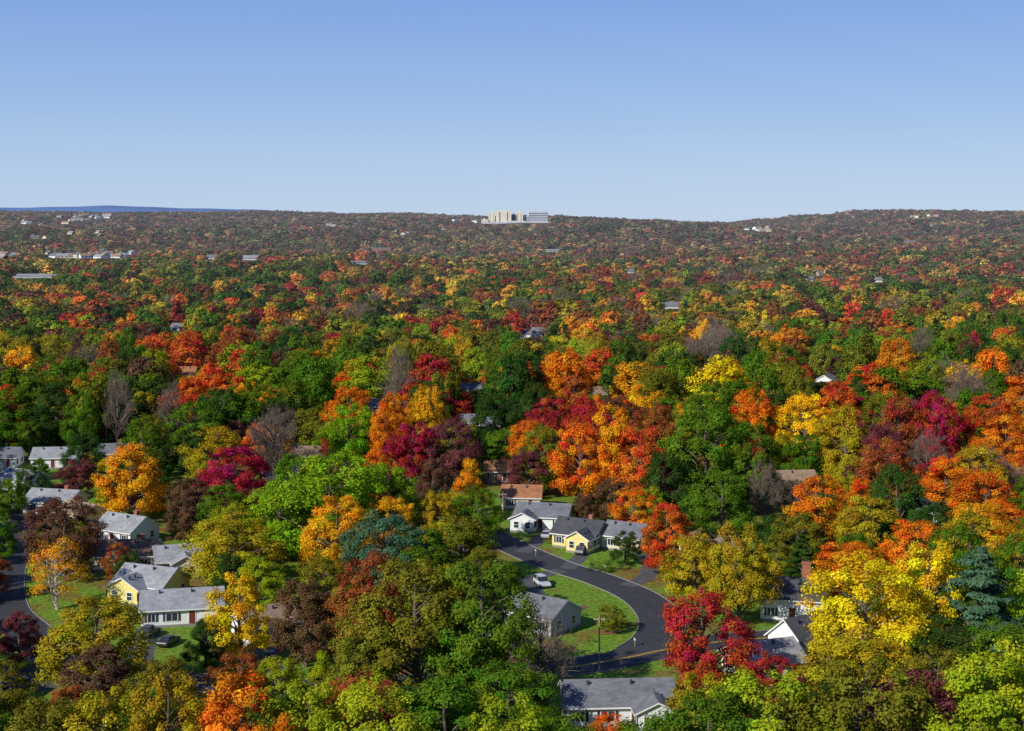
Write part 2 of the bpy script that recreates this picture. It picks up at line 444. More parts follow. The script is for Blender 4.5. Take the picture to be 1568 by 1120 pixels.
house('yellow_gabled_house', -90, 301, -40, 9, 7, YEL, RTAN, zs=2, chimney=False)
house('white_ranch_house', -100, 315, -14, 11, 8, WHITE, RLT, zs=1.6)
house('white_ranch_house', -116, 340, -25, 10, 8, WHITE, RLT, zs=1.8, chimney=False)
house('gray_house', -118, 372, 5, 11, 8, WHITE, RLT, zs=2.6, chimney=False)
house('white_cottage', -105, 378, 10, 8, 7, WHITE, RG, zs=2.8)
house('white_ranch_house', -131, 372, 0, 7, 7, WHITE, RG, zs=2.4, chimney=False)
house('tan_roof_house', -52.5, 374, 6, 9, 7, CREAM, RTAN, zs=1.8, chimney=False)
house('gray_house', -56, 346, 12, 8, 6, WHITE, RG, zs=2.8, chimney=False)
house('tan_roof_house', -38, 221, 35, 8, 7, WHITE, RTAN, zs=2.2, chimney=False)
house('white_cottage', 37, 272, 10, 9, 7, WHITE, RTAN, zs=2.8, chimney=False)
house('white_ranch_house', 64, 338, 6, 14, 7, CREAM, RTAN, zs=3.0, chimney=False)
house('white_cottage', -6, 428, 8, 7, 6, WHITE, RG, zs=2.8, chimney=False)
house('gray_house', -13, 434, 0, 7, 6, GRYW, RG, zs=3.4, chimney=False)
house('white_cottage', 31, 502, 20, 7, 6, CREAM, RTAN, zs=2.6, chimney=False)
house('gray_house', -14.5, 514, 0, 7, 6, WHITE, RG, zs=3.2, chimney=False)
house('white_colonial_house', 114, 520, 60, 7, 7, WHITE, RG, storeys=2, zs=5.2, chimney=False)
house('brick_house', -123, 546, 0, 6, 6, BRK, ROR, storeys=2, zs=4.4, chimney=False)
house('white_cottage', -47, 470, 15, 7, 6, WHITE, RG, zs=3.4, chimney=False)
house('gray_house', 113, 285, 20, 10, 8, GRYW, RG, zs=2.9)
house('white_colonial_house', 83, 292, 70, 6, 7, WHITE, RG, storeys=2, zs=5, chimney=False)
house('blue_house', -73, 190, 25, 9, 7, (.12, .2, .33), RDK, zs=2.6, chimney=False)

for p in [(15, 226, 5), (10, 232, 5), (18, 232, 5), (21, 225, 4), (14, 218, 5), (9, 212, 4), (17, 211, 4), (12, 243, 5), (17, 250, 5), (21, 243, 3), (9, 262, 4),
          (14, 262, 4), (22, 258, 4), (2, 280, 5), (5, 272, 4), (12, 204, 5), (18, 204, 4), (-92, 262, 5), (-86, 245, 5), (-95, 280, 5), (-80, 232, 4), (-78, 240, 4),
          (-63, 207, 5), (-50, 209, 6), (-45, 215, 4), (-70, 208, 4), (-52, 219, 4), (-76, 260, 4), (-99, 290, 4), (5, 250, 4),
          (3, 287, 4), (-70, 278, 4), (6, 215, 4), (8, 222, 3)]:
    SIGHT.append((p[0], p[1], p[2], .1))

# ------------------------------------------------------------------ roads
M_ASPH = simple_mat('asphalt', (.034, .035, .042), .9, .6, .3)
M_DRIVE = simple_mat('driveway_asphalt', (.08, .08, .085), .9, .8, .3)
M_YLINE = simple_mat('yellow_road_paint', (.55, .34, .03), .7, 3, .3)
def catmull(P, n=10):
    P = [P[0]]+P+[P[-1]]; o = []
    for i in range(1, len(P)-2):
        for k in range(n):
            t = k/n
            q = []
            for c in (0, 1):
                a, b, d, e = P[i-1][c], P[i][c], P[i+1][c], P[i+2][c]
                q.append(.5*((2*b)+(-a+d)*t+(2*a-5*b+4*d-e)*t*t+(-a+3*b-3*d+e)*t**3))
            o.append(tuple(q))
    o.append(P[-1]); return np.array(o)
def normals(c):
    t = np.gradient(c, axis=0); t /= np.linalg.norm(t, axis=1)[:, None]
    return np.stack([-t[:, 1], t[:, 0]], 1)
def strip(c, o0, o1, z, name, mat, parent=None, h=0):
    n = normals(c); a = c+n*o0; b = c+n*o1
    V = []; F = []
    if h == 0:
        for p, q in zip(a, b): V += [(p[0], p[1], z), (q[0], q[1], z)]
        for i in range(len(c)-1): s = 2*i; F.append((s, s+2, s+3, s+1))
    else:
        for p, q in zip(a, b): V += [(p[0], p[1], 0), (p[0], p[1], h), (q[0], q[1], h), (q[0], q[1], 0)]
        for i in range(len(c)-1):
            s = 4*i
            for k in range(3): F.append((s+k, s+k+4, s+k+5, s+k+1))
    return obj(name, V, F, [mat], parent)
ROADP = [[(-130, 206), (-100, 205), (-72, 203.5), (-50, 201), (-34, 198), (-20, 198.5), (-7.7, 201), (8, 206.5), (16, 210.5), (23, 215), (32, 219), (48, 222.5), (75, 224), (110, 226)],
         [(-60, 345), (-27, 326), (-13.3, 311), (-1, 284), (8, 267), (16, 256), (22, 244), (24, 231), (22, 220), (17, 211)],
         [(-112, 330), (-103, 300), (-97, 280), (-92, 260), (-84, 238), (-76, 225), (-68, 213), (-63, 203)]]
RC = [catmull(p) for p in ROADP]
ALLR = np.concatenate(RC)
for k, c in enumerate(RC):
    nm = 'suburban_road'
    hw = 3.6
    o = strip(c, -hw, hw, .010+.006*k, nm, M_ASPH)
    for side in (-1, 1):
        n = normals(c); e = c+n*side*(hw+.1)
        ok = np.ones(len(c), bool)
        for j, d in enumerate(RC):
            if j == k: continue
            D = np.sqrt(((e[:, None]-d[None])**2).sum(-1)).min(1); ok &= D > hw+.9
        i = 0
        while i < len(c):
            if ok[i]:
                j = i
                while j+1 < len(c) and ok[j+1]: j += 1
                if j-i >= 2: strip(c[i:j+1], side*hw, side*(hw+.15), 0, 'kerb', M_CONC, o, h=.12)
                i = j+1
            else: i += 1
    if k == 0:
        strip(c, .08, .26, .032, 'yellow_centre_line', M_YLINE, o); strip(c, -.26, -.08, .032, 'yellow_centre_line', M_YLINE, o)
def drive(P, w=3):
    strip(catmull(P, 5), -w/2, w/2, .030, 'driveway', M_DRIVE)
drive([(20, 252), (24, 258), (26, 270), (25, 276)], 3.2)
drive([(2, 277), (5, 286), (7, 293)], 3)
drive([(10, 264), (12, 270), (14, 277)], 3)
drive([(-52, 202), (-55, 212), (-57, 226)], 4)
drive([(-60, 203), (-68, 196), (-72, 195)], 4)
drive([(-89, 256), (-80, 262), (-76, 263)], 4)
drive([(-98, 285), (-90, 286), (-83, 286)], 3)
drive([(-31, 198), (-35, 208), (-37, 216)], 3)
drive([(9, 263), (3, 256), (4, 248), (3, 236)], 3.2)
drive([(34, 220), (35, 214), (35, 208)], 3)

# ------------------------------------------------------------------ cars
def car(x, y, deg, col, name='parked_car', suv=False):
    E = bpy.data.objects.new(name, None); COL.objects.link(E)
    E.location = (x, y, .03); E.rotation_euler = (0, 0, radians(deg))
    pm = simple_mat('car_paint', col, .25, 1, .03)
    rub = simple_mat('tyre_rubber', (.02, .02, .02), .9, 5, .1)
    hr = 1.75 if suv else 1.42
    prof = [(-2.25, .35), (-2.28, .75), (-2.15, .95), (-1.3, 1.0) if not suv else (-2.1, 1.05), (.95, .98), (2.05, .82), (2.25, .6), (2.22, .35)]
    def ext(pf, w0, w1, zt):
        V = []; n = len(pf)
        for s in (-1, 1):
            for (px, pz) in pf:
                w = w0+(w1-w0)*max(0, (pz-.35)/(zt-.35)); V.append((px, s*w, pz))
        F = [tuple(range(n))[::-1], tuple(range(n, 2*n))]
        for i in range(n): j = (i+1) % n; F.append((i, j, n+j, n+i))
        return V, F
    V, F = ext(prof, .9, .84, 1.0)
    b = obj('body', V, F, [pm], E)
    bv = b.modifiers.new('bevel', 'BEVEL'); bv.width = .06; bv.segments = 2
    cab = [(-2.0 if suv else -1.55, .98), (-1.75 if suv else -.95, hr-.06), (.15, hr-.06), (.95, .98)]
    V, F = ext(cab, .90, .66, hr)
    obj('cabin_glass', V, F, [M_GLASS], E)
    rf = [(cab[1][0]-.08, hr-.075), (cab[1][0], hr), (.1, hr), (.24, hr-.075)]
    V, F = ext(rf, .68, .64, hr); obj('roof_panel', V, F, [pm], E)
    V = []; F = []
    for px in (-.45,): box(V, F, px-.05, px+.05, -.83, .83, .98, hr-.08)
    obj('door_pillar', V, F, [pm], E)
    V = []; F = []
    for px in (-1.4, 1.4):
        for s in (-1, 1): tube(V, F, (px, s*.68, .33), (px, s*.9, .33), .33, .33, 16); F.append(tuple(range(len(V)-16, len(V)))); 
    obj('wheels', V, F, [rub], E)
    V = []; F = []
    for s in (-1, 1): box(V, F, 2.2, 2.27, s*.6-.17, s*.6+.17, .62, .76)
    obj('headlights', V, F, [M_TRIM], E)
for a in [(5.3, 252, -70, (.5, .52, .55)), (13.5, 276, 70, (.05, .05, .06)), (-76.5, 263, 15, (.06, .07, .09)), (-56, 222, 80, (.03, .03, .04)), (-52, 217.5, 75, (.03, .03, .035)),
          (-68, 197, 150, (.04, .09, .25)), (-71, 192, 140, (.06, .12, .3)), (7, 290, 80, (.4, .4, .42)), (-80, 262, 20, (.35, .36, .38)), (-35.5, 210, 100, (.2, .2, .22))]:
    car(a[0], a[1], a[2], a[3], suv=rnd.random() < .4)

# utility poles
M_WOOD = simple_mat('weathered_wood', (.34, .27, .2), .9, 3, .3)
def pole(x, y, h, name='utility_pole', arm=True):
    E = bpy.data.objects.new(name, None); COL.objects.link(E); E.location = (x, y, 0)
    V = []; F = []; tube(V, F, (0, 0, 0), (0, 0, h), .14, .09, 10); F.append(tuple(range(10, 20))); obj('shaft', V, F, [M_WOOD], E)
    if arm:
        V = []; F = []; box(V, F, -.8, .8, .10, .19, h-.7, h-.58); obj('crossarm', V, F, [M_WOOD], E)
        V = []; F = []
        for q in (-.7, -.3, .3, .7): tube(V, F, (q, .145, h-.58), (q, .145, h-.42), .05, .03, 8)
        obj('insulators', V, F, [M_TRIM], E)
pole(12.4, 204, 8.2); pole(-1.9, 304, 6.5)

def mailbox(x, y):
    E = bpy.data.objects.new('mailbox', None); COL.objects.link(E); E.location = (x, y, 0)
    V = []; F = []; box(V, F, -.05, .05, -.05, .05, 0, 1.0); obj('post', V, F, [M_WOOD], E)
    V = []; F = []; box(V, F, -.12, .12, -.25, .25, 1.0, 1.18); tube(V, F, (0, -.25, 1.18), (0, .25, 1.18), .12, .12, 10); obj('letterbox', V, F, [M_TRIM], E)
mailbox(18.5, 216.5); mailbox(4.5, 274); mailbox(17, 261)
def flower_bed(x, y, r):
    V = [(0, 0, .14)]; F = []
    for i in range(18):
        t = i/18*2*math.pi; q = r*(1+.12*math.sin(3*t)); V.append((q*math.cos(t), q*.8*math.sin(t), .02))
    for i in range(18): F.append((0, 1+i, 1+(i+1) % 18))
    o = obj('mulched_flower_bed', V, F, [simple_mat('bark_mulch', (.20, .075, .035), .95, 4, .4)]); o.location = (x, y, 0)
flower_bed(11, 238, 1.7); flower_bed(15.4, 224, 1.4); flower_bed(10, 229.5, 1.2)

# ------------------------------------------------------------------ hospital on the ridge
def hospital():
    E = bpy.data.objects.new('hospital_complex', None); COL.objects.link(E)
    YH = 3300
    zb = 36.
    E.location = (0, YH, zb)
    cream = simple_mat('pale_concrete_cladding', (.62, .57, .47), .8, .05, .08)
    grey = simple_mat('grey_concrete_cladding', (.45, .47, .51), .8, .05, .08)
    win = simple_mat('dark_window_bands', (.15, .16, .20), .4, .1, .2)
    top = 75.-zb; k = .9
    bl = [('west_tower', -60, -44, 4, top*.93, cream, 2), ('main_tower', -41, -2, -12, top, cream, 2), ('lift_core', -1, 8, 6, top*.80, grey, 2),
          ('middle_tower', 9, 28, 0, top*.92, cream, 2), ('link_block', 29, 42, 8, top*.74, grey, 3), ('east_tower', 43, 92, -4, top*.97, grey, 7), ('podium', -62, 100, -25, top*.36, grey, 16),
          ('service_block', -78, -62, -10, top*.5, cream, 2)]
    for nm, x0, x1, y0, h, m, n in bl:
        x0 *= k; x1 *= k
        V = []; F = []; box(V, F, x0, x1, y0, y0+24, -12, h)
        box(V, F, x0+(x1-x0)*.3, x0+(x1-x0)*.6, y0+6, y0+14, h, h+2.5)
        obj(nm, V, F, [m], E)
        V = []; F = []
        w = (x1-x0)/n
        for i in range(n):
            if m is grey:
                for q in range(int(h/5)): box(V, F, x0+w*(i+.08), x0+w*(i+.92), y0-.3, y0-.02, 2+q*5, 4.4+q*5)
            else: box(V, F, x0+w*(i+.43), x0+w*(i+.57), y0-.3, y0-.02, 2, h-3)
        obj(nm+'_windows', V, F, [win], E)
    for x in (-62, -40, -10, 20, 45, 70): SIGHT.append((x, YH-30, 14, zb+10))
    V = []; F = []; tube(V, F, (54, 8, 0), (54, 8, top*1.12), .8, .4, 6); obj('roof_mast', V, F, [grey], E)
    HOUSES.extend([(-50, YH, 30), (0, YH, 35), (60, YH, 40)])
hospital()

# ------------------------------------------------------------------ distant houses and blocks
def dist_house(x, y, L, W, wh, rh, wall, roof, deg=0, name='distant_house', zs=None, clear=True):
    z = float(terrain(x, y))
    l, w = L/2, W/2
    V = [(-l, -w, 0), (l, -w, 0), (l, w, 0), (-l, w, 0), (-l, -w, wh), (l, -w, wh), (l, w, wh), (-l, w, wh), (-l, 0, wh+rh), (l, 0, wh+rh)]
    F = [(0, 1, 5, 4), (2, 3, 7, 6), (1, 2, 6, 9, 5), (3, 0, 4, 8, 7)]; mi = [0]*4
    s = len(V); o = .5; t = .25
    V += [(-l-o, -w-o, wh-.1+t), (l+o, -w-o, wh-.1+t), (l+o, 0, wh+rh+t), (-l-o, 0, wh+rh+t), (l+o, w+o, wh-.1+t), (-l-o, w+o, wh-.1+t)]
    F += [(s, s+1, s+2, s+3), (s+3, s+2, s+4, s+5)]; mi += [1, 1]
    n0 = len(F); n = max(2, int(L/3.5))
    for k in range(max(1, int(wh/3))):
        for i in range(n):
            xx = -l+L*(i+.5)/n
            box(V, F, xx-.6, xx+.6, -w-.08, -w-.01, 1+3*k, 2.4+3*k)
    mi += [2]*(len(F)-n0)
    ob = obj(name, V, F, [wallm(wall), roofm(roof), M_GLASS], None, mi)
    ob.location = (x, y, z); ob.rotation_euler = (0, 0, radians(deg))
    if clear: SIGHT.append((x, y-W*.5, L*.42, z+(zs if zs is not None else wh*.75)))
    HOUSES.append((x, y, max(L, W)/2))
def cluster(x, y, n, sx, sy, lo=9, hi=16, wh=8, walls=(WHITE, GRYW, CREAM), roofs=(RLT, RG, RTAN)):
    for i in range(n):
        dist_house(x+max(-2, min(2, rnd.gauss(0, .6)))*sx, y+rnd.uniform(-sy, sy), rnd.uniform(lo, hi), 10, wh*rnd.uniform(.8, 1.15), 3, rnd.choice(walls), rnd.choice(roofs), rnd.uniform(-65, 65), 'distant_apartment_building')
cluster(-1094, 3600, 24, 85, 260, 12, 20, 10)
cluster(-1230, 3300, 9, 60, 200, 12, 18)
cluster(-548, 1900, 20, 48, 130, 8, 14, 9, (WHITE, WHITE, CREAM, WHITE))
cluster(-664, 1900, 8, 18, 100, 9, 14, 7, (WHITE, CREAM, BRK))
cluster(-760, 2500, 6, 80, 220, 8, 14, 7, (GRYW, CREAM, TAN))
cluster(552, 3200, 10, 42, 200, 10, 16, 9)
cluster(-130, 3500, 4, 60, 60, 12, 22, 8, (GRYW, WHITE))
cluster(-370, 3200, 3, 60, 50, 10, 14, 7, (GRYW,))
cluster(-210, 2700, 3, 40, 60, 8, 14, 6, (GRYW, TAN))
cluster(1060, 3600, 5, 40, 80, 12, 16, 8, (GRYW, CREAM))
for a in [(-365, 1750, 12, 12, 7, 4, WHITE, RG), (-321, 1760, 20, 12, 7, 4, WHITE, RLT), (-414, 1250, 38, 16, 5, 1.5, GRYW, RLT), (-208, 2300, 32, 14, 8, 2, BRK, RG),
          (62, 2250, 22, 10, 6, 2, WHITE, RLT), (290, 1400, 7, 8, 7, 3, WHITE, RG), (357, 1400, 6, 8, 7, 3, WHITE, RG), (105, 950, 11, 9, 5.5, 2.6, GRYW, RG), (123, 1500, 9, 9, 5.5, 2.6, GRYW, RG),
          (7, 725, 6, 6, 5, 2.2, WHITE, RG), (13, 740, 5, 6, 5, 2.2, WHITE, RG), (-177, 760, 5, 6, 5.5, 2.4, GRYW, RG), (-159, 1500, 20, 9, 4.5, 2, GRYW, RG),
          (690, 2500, 22, 10, 6, 2, TAN, RG)]:
    dist_house(*a, deg=rnd.uniform(-15, 15))
for i in range(10):
    y = 1300+2600*rnd.random()**.8; x = rnd.uniform(-.38, .38)*y
    dist_house(x, y, rnd.uniform(6, 11), 8, rnd.uniform(5, 6.5), 2.4, rnd.choice((WHITE, GRYW, TAN, TAN, GRYW)), rnd.choice((RG, RG, RBR, RDK)), rnd.uniform(-60, 60))

SG = np.array(SIGHT); HS = np.array(HOUSES)
CAMZ = 65.
def allowed(x, y, w, z0, SG=SG):
    """max tree height above its own ground that keeps the clearings open towards the lookout"""
    x = np.atleast_1d(x).astype(float); y = np.atleast_1d(y).astype(float); w = np.broadcast_to(w, x.shape); z0 = np.broadcast_to(z0, x.shape)
    lim = np.full(x.shape, 99.)
    for sx, sy, hw, sz in SG:
        f = y/sy
        hit = (f < 1.0) & (f > .05) & (np.abs(x-sx*f) < hw*f+w*.42)
        zl = CAMZ+(sz-CAMZ)*f-z0
        lim = np.where(hit, np.minimum(lim, zl), lim)
    return lim

# ------------------------------------------------------------------ named trees
TREES = []
def tree(x, y, h, w, c, kind=None, r=rnd):
    if kind is None:
        kind = 'bare' if c == 'gray' else 'pine' if c == 'bluegreen' else r.choice(['round', 'round', 'round', 'tall'] if h/w > 1.05 else ['round', 'round', 'spread'])
    me = r.choice(HI[kind])
    nm = {'bush': 'garden_shrub', 'birch': 'birch_tree', 'pine': 'pine_tree', 'bare': 'bare_tree'}.get(kind, SPEC[c])
    ob = bpy.data.objects.new(nm, me); COL.objects.link(ob)
    ob.location = (x, y, 0); ob.rotation_euler = (0, 0, r.uniform(0, 6.28))
    s = w/12.*1.12; ob.scale = (s*r.uniform(.93, 1.07), s*r.uniform(.93, 1.07), h/15.)
    ob.color = jit(PC[c], r, .08)
    TREES.append((x, y, w))
T = [
 (-42.5,150,15,11,'yolive'),(-49.4,150,14.5,10,'olive'),(-36.4,152,16,10,'yolive'),(-28.6,150,17,12,'orange'),(-20.7,152,16,11,'ygreen'),(-14.3,150,16.5,12,'ygreen'),
 (-7.1,152,16,12,'green'),(-.3,150,15,11,'ygreen'),(6.5,151,12,9,'green'),(13.4,150,12.5,10,'green'),(20.2,150,15.5,12,'green'),(27.7,151,17.3,13,'ygreen'),
 (35.9,150,18.6,13,'olive'),(42,152,16.6,11,'purple'),(48.8,150,19.6,14,'ygreen'),(55,152,20,13,'ygreen'),(62,154,19,13,'olive'),(-58,152,14,12,'green'),
 (-71,207,8,6,'purple'),(-56,193,13.6,14,'yolive','round'),(-52.5,184,10,10,'brown'),(-43.7,205,7.5,6.5,'dkgreen'),(-39.5,209,13,9.5,'yellow'),(-29.8,207,12.5,9,'brown'),
 (-20.8,206,16.5,10,'rust'),(-12.5,191,19,15,'olive','round'),(-3.4,190,19.5,14,'green','round'),(3.6,188,12.5,8,'gray'),(-25.3,190,7.5,4.5,'ygreen','cone'),(25.4,192,15,12,'red','round'),
 (-35,186,8.5,8,'rust'),(-66,184,8,8,'olive'),(-44,180,9.5,9,'olive'),(-20,184,11,9,'olive'),(-30,182,9,8,'ygreen'),
 (48.4,198,18,15,'yellow','round'),(60,207,18,11,'yellow'),(66,204,18,13,'bluegreen'),(57.7,190,11.5,11,'dkgreen'),(44.7,182,12,13,'yolive'),(63.8,185,12.5,12,'green'),(52,176,12,10,'olive'),(33,183,9,8,'red'),
 (-75,237,12,9,'gold','birch'),(-79.4,255,15,11,'brown'),(-48.5,249,13,15,'yolive','round'),(-41,233,9.5,9,'ygreen'),(-30.7,251,16,11,'gold'),(-21.3,257,14.5,9,'gold'),
 (-21.4,242,15,13,'bluegreen','round'),(-34.2,266,21,18,'brtgreen','round'),(-43.4,271,14.7,12,'brtgreen'),(-24.3,276,17.5,12,'brtgreen'),(-9.2,256,11.7,12,'olive'),(-14,240,12.6,10,'green'),
 (-9.5,310,12.7,9,'gold','cone'),(-16.8,299,15,9,'brown'),(27.8,258,13.5,9.5,'redorange','tall'),(30.4,239,12,10,'yolive'),(36,228,16,9.5,'yolive'),(15.4,224,4.4,4.2,'olive'),
 (21,267,6.4,5,'dkgreen'),(58.5,275,15,12.5,'orange'),(50.6,251,9,7,'dkgreen','pine'),(56,238,11,11,'orange'),(65.7,265,13,12,'yolive'),(79,265,12,9,'dkgreen'),(73,271,18,11,'dkgreen'),
 (94.4,286,14,12,'orange'),(-68,290,6,3.6,'dkgreen','cone'),(-80.8,305,16.5,15,'gold','round'),(-59,304,16,14,'crimson','round'),(-68.6,334,16,15,'yolive','spread'),(-55.4,338,20,12,'gray'),
 (-24,340,16,12,'crimson'),(-14.7,345,16,13,'purple'),(15.3,319,19,12,'orange'),(22.5,320,23,11,'gold','tall'),(29,315,19,12,'redorange'),(7.7,334,16,12,'olive'),(4,330,11,9,'purple'),
 (41.8,311,24,16,'green','round'),(32.6,304,15,10,'dkgreen'),(42.4,288,14,12,'green'),(51.7,311,20,12,'green'),
 (-64,281,10,7,'brown'),(-8,221,9,8,'olive'),(-1,236,8,7,'green'),(-30,232,10,9,'olive'),(-46,300,15,11,'green'),(-37,296,14,12,'olive'),(-28,305,12,10,'brown'),
 (71,232,15,12,'green'),(78,245,14,12,'yolive'),(86,262,13,11,'gold'),(70,250,12,10,'orange'),(90,300,15,12,'orange'),(82,312,16,13,'rust'),(100,310,15,12,'yolive'),
 (-93,290,7,6,'brown'),(-108,322,9,7,'dkgreen'),(-103,345,13,10,'dkgreen'),(-90,352,15,11,'green'),(-85,330,12,9,'olive'),(58,300,10,8,'gray'),(66,306,8,7,'olive'),(54,322,10,8,'rust'),
 (-88,242,8,6,'rust'),(-96,268,9,7,'green'),(52,262,11,9,'olive'),(36,262,8,7,'dkgreen'),(40,250,8,7,'yolive'),(52,222,7,5,'dkgreen'),(30,282,8,8,'green'),(15,300,7,6,'brown'),
 (-70,254,7,5,'rust'),(-82,272,8,6,'olive'),(-107,306,9,7,'green'),(-88,318,9,7,'yolive'),(-67,252,6,5,'dkgreen'),
 (-106,386,23,7,'gray'),(-92,388,20,7,'gray'),(52,296,14,6,'gray'),(96,332,15,8,'gray'),(-115,384,18,9,'green'),(20,345,19,13,'red'),(34,348,19,13,'rust'),(80,344,20,13,'yolive'),(94,352,21,12,'rust'),
 (103,350,22,11,'crimson'),(88,338,16,10,'purple'),(118,345,17,13,'orange'),(-40,352,19,12,'brtgreen'),(-31,348,18,9,'orange'),(-22,366,22,10,'gold'),
 (-138,392,18,14,'green'),(-126,396,19,14,'dkgreen'),(-80,392,18,14,'dkgreen'),(-70,396,19,15,'green'),(-84,378,16,13,'green'),(110,372,18,13,'orange'),(125,378,18,13,'redorange'),(75,368,19,13,'yellow'),(48,360,20,14,'green'),
 (62,372,20,13,'orange'),(-44,396,18,13,'orange'),(-5,384,17,13,'dkgreen'),(88,388,20,13,'redorange'),(140,392,18,14,'orange'),(-118,402,20,13,'redorange'),
]
for t in T:
    tree(*t[:5], kind=t[5] if len(t) > 5 else None)
for b in [(17, 262, 2.2, 3.2), (19, 263.5, 2.3, 3.2), (15.2, 262.5, 2, 3), (9.5, 236, 1.3, 2), (11, 233, 1.2, 2), (8, 240, 1.4, 2.4), (7, 285, 1.3, 2), (-58, 233, 1.4, 2.2), (-47, 226, 1.4, 2.2), (-64, 238, 1.3, 2),
          (10, 180.5, 1.3, 2), (17, 181, 1.4, 2.4), (12, 219, .9, 1.3), (26, 277, 1.6, 2.2), (2, 293.5, 1.3, 2), (-72, 261, 1.4, 2.4), (18, 228, 1, 1.6)]:
    tree(b[0], b[1], b[2], b[3], rnd.choice(['dkgreen', 'green', 'olive']), 'bush')
TSG = np.array([(t[0], t[1], t[3]*.36, t[2]*.5) for t in T])

ANCH = [(-121,355,'green'),(-105,355,'dkgreen'),(-96,355,'olive'),(-73,355,'dkgreen'),(-57,355,'gray'),(-44,355,'brtgreen'),(-34,355,'orange'),(-23,355,'gold'),(-13.5,355,'green'),(-.6,355,'dkgreen'),
 (14,355,'red'),(25,355,'orange'),(35,355,'rust'),(48,355,'green'),(62,355,'olive'),(73,355,'yolive'),(86,355,'purple'),(96,355,'crimson'),(104,355,'gray'),(115,355,'orange'),(125,355,'redorange'),
 (-149,440,'green'),(-127,440,'olive'),(-113,440,'green'),(-97,440,'redorange'),(-81,440,'green'),(-67,440,'green'),(-53,440,'green'),(-37,440,'gray'),(-25,440,'red'),(-9,440,'dkgreen'),(1,440,'dkgreen'),
 (11,440,'orange'),(23,440,'rust'),(35,440,'gold'),(51,440,'olive'),(63,440,'yellow'),(73,440,'orange'),(87,440,'olive'),(97,440,'dkgreen'),(111,440,'redorange'),(131,440,'green'),(143,440,'gray'),(153,440,'orange'),
 (-193,579,'yolive'),(-161,579,'brown'),(-133,579,'orange'),(-125,579,'redorange'),(-101,579,'rust'),(-80,579,'red'),(-48,579,'dkgreen'),(-27,579,'gold'),(-6,579,'green'),(12,579,'orange'),(36,579,'yolive'),
 (57,579,'olive'),(91,579,'gray'),(109,579,'gold'),(130,579,'green'),(157,579,'rust'),(175,579,'green'),(199,579,'orange')]
AX = np.array([(a[0], a[1]*.6) for a in ANCH])
GEN = ['green', 'dkgreen', 'olive', 'gray', 'rust', 'orange', 'yolive', 'brown', 'red', 'gold', 'purple', 'redorange', 'yellow', 'ygreen']
def pick(x, y, r):
    if y < 650 and r.random() < .65-.35*max(0, (y-450)/200):
        d = ((AX-np.array([x, y*.6]))**2).sum(1); i = int(d.argmin())
        if d[i] < 600: return ANCH[i][2]
    n1 = noise.noise(Vector((x/140., y/210., 3.1))); n2 = noise.noise(Vector((x/260., y/420., 9.7)))
    f = min(1, max(0, (y-900)/1800.))
    w = [4.8*(1+2.*n1)*(1-.6*f), 2.9*(1+2.*n1)*(1-.3*f), 3.0+.6*f, 1.1*(1-1.5*n1)+1.0*f, 1.5*(1-2*n1)+2.2*f, .95*(1-2*n2), 1.9*(1+1.5*n2), 1.2+1.6*f, .4*(1-2*n2)+.3*f, .9*(1+1.5*n2), .3+.5*f, .55*(1-.4*f), .55, 1.0*(1-.4*f)]
    w = [max(.05, q) for q in w]
    return r.choices(GEN, w)[0]
KIDX = {k: [i for i, q in enumerate(KLIST) if q == k] for k in set(KLIST)}
def kindfor(c, r):
    if c == 'gray': return 'bare'
    if c == 'dkgreen' and r.random() < .2: return 'pine'
    return r.choice(['round', 'round', 'round', 'spread', 'tall', 'cone' if r.random() < .3 else 'round'])

r2 = random.Random(21)
TR = [t for t in TREES if t[2] > 4]
yy = 128.
while yy < 400:
    sp = 8.5 if yy < 320 else 10
    xx = -.43*yy-6
    while xx < .43*yy+6:
        x = xx+r2.uniform(-3, 3); y = yy+r2.uniform(-3, 3); xx += sp
        w = r2.uniform(8, 12.5); h = r2.uniform(9, 15) if y < 325 else r2.uniform(11, 20)
        if y > 325: w *= 1.15
        if y < 150: h = r2.uniform(9, 12)
        if np.sqrt(((ALLR-np.array([x, y]))**2).sum(1)).min() < 6: continue
        if (np.hypot(HS[:, 0]-x, HS[:, 1]-y) < HS[:, 2]+2.5).any(): continue
        A = np.array(TR)
        if (np.hypot(A[:, 0]-x, A[:, 1]-y) < .38*(A[:, 2]+w)).any(): continue
        lim = min(allowed(x, y, w, 0.)[0], allowed(x, y, w*.8, 0., TSG)[0])
        if lim < h:
            if lim < 5: continue
            w *= max(.6, lim/h); h = lim
        c = pick(x, y, r2) if y > 300 else r2.choice(['green', 'olive', 'ygreen', 'yolive', 'dkgreen', 'brown', 'green', 'rust', 'orange', 'green', 'olive'])
        k = kindfor(c, r2)
        tree(x, y, h, w, c, k, r2); TR.append((x, y, w))
    yy += sp

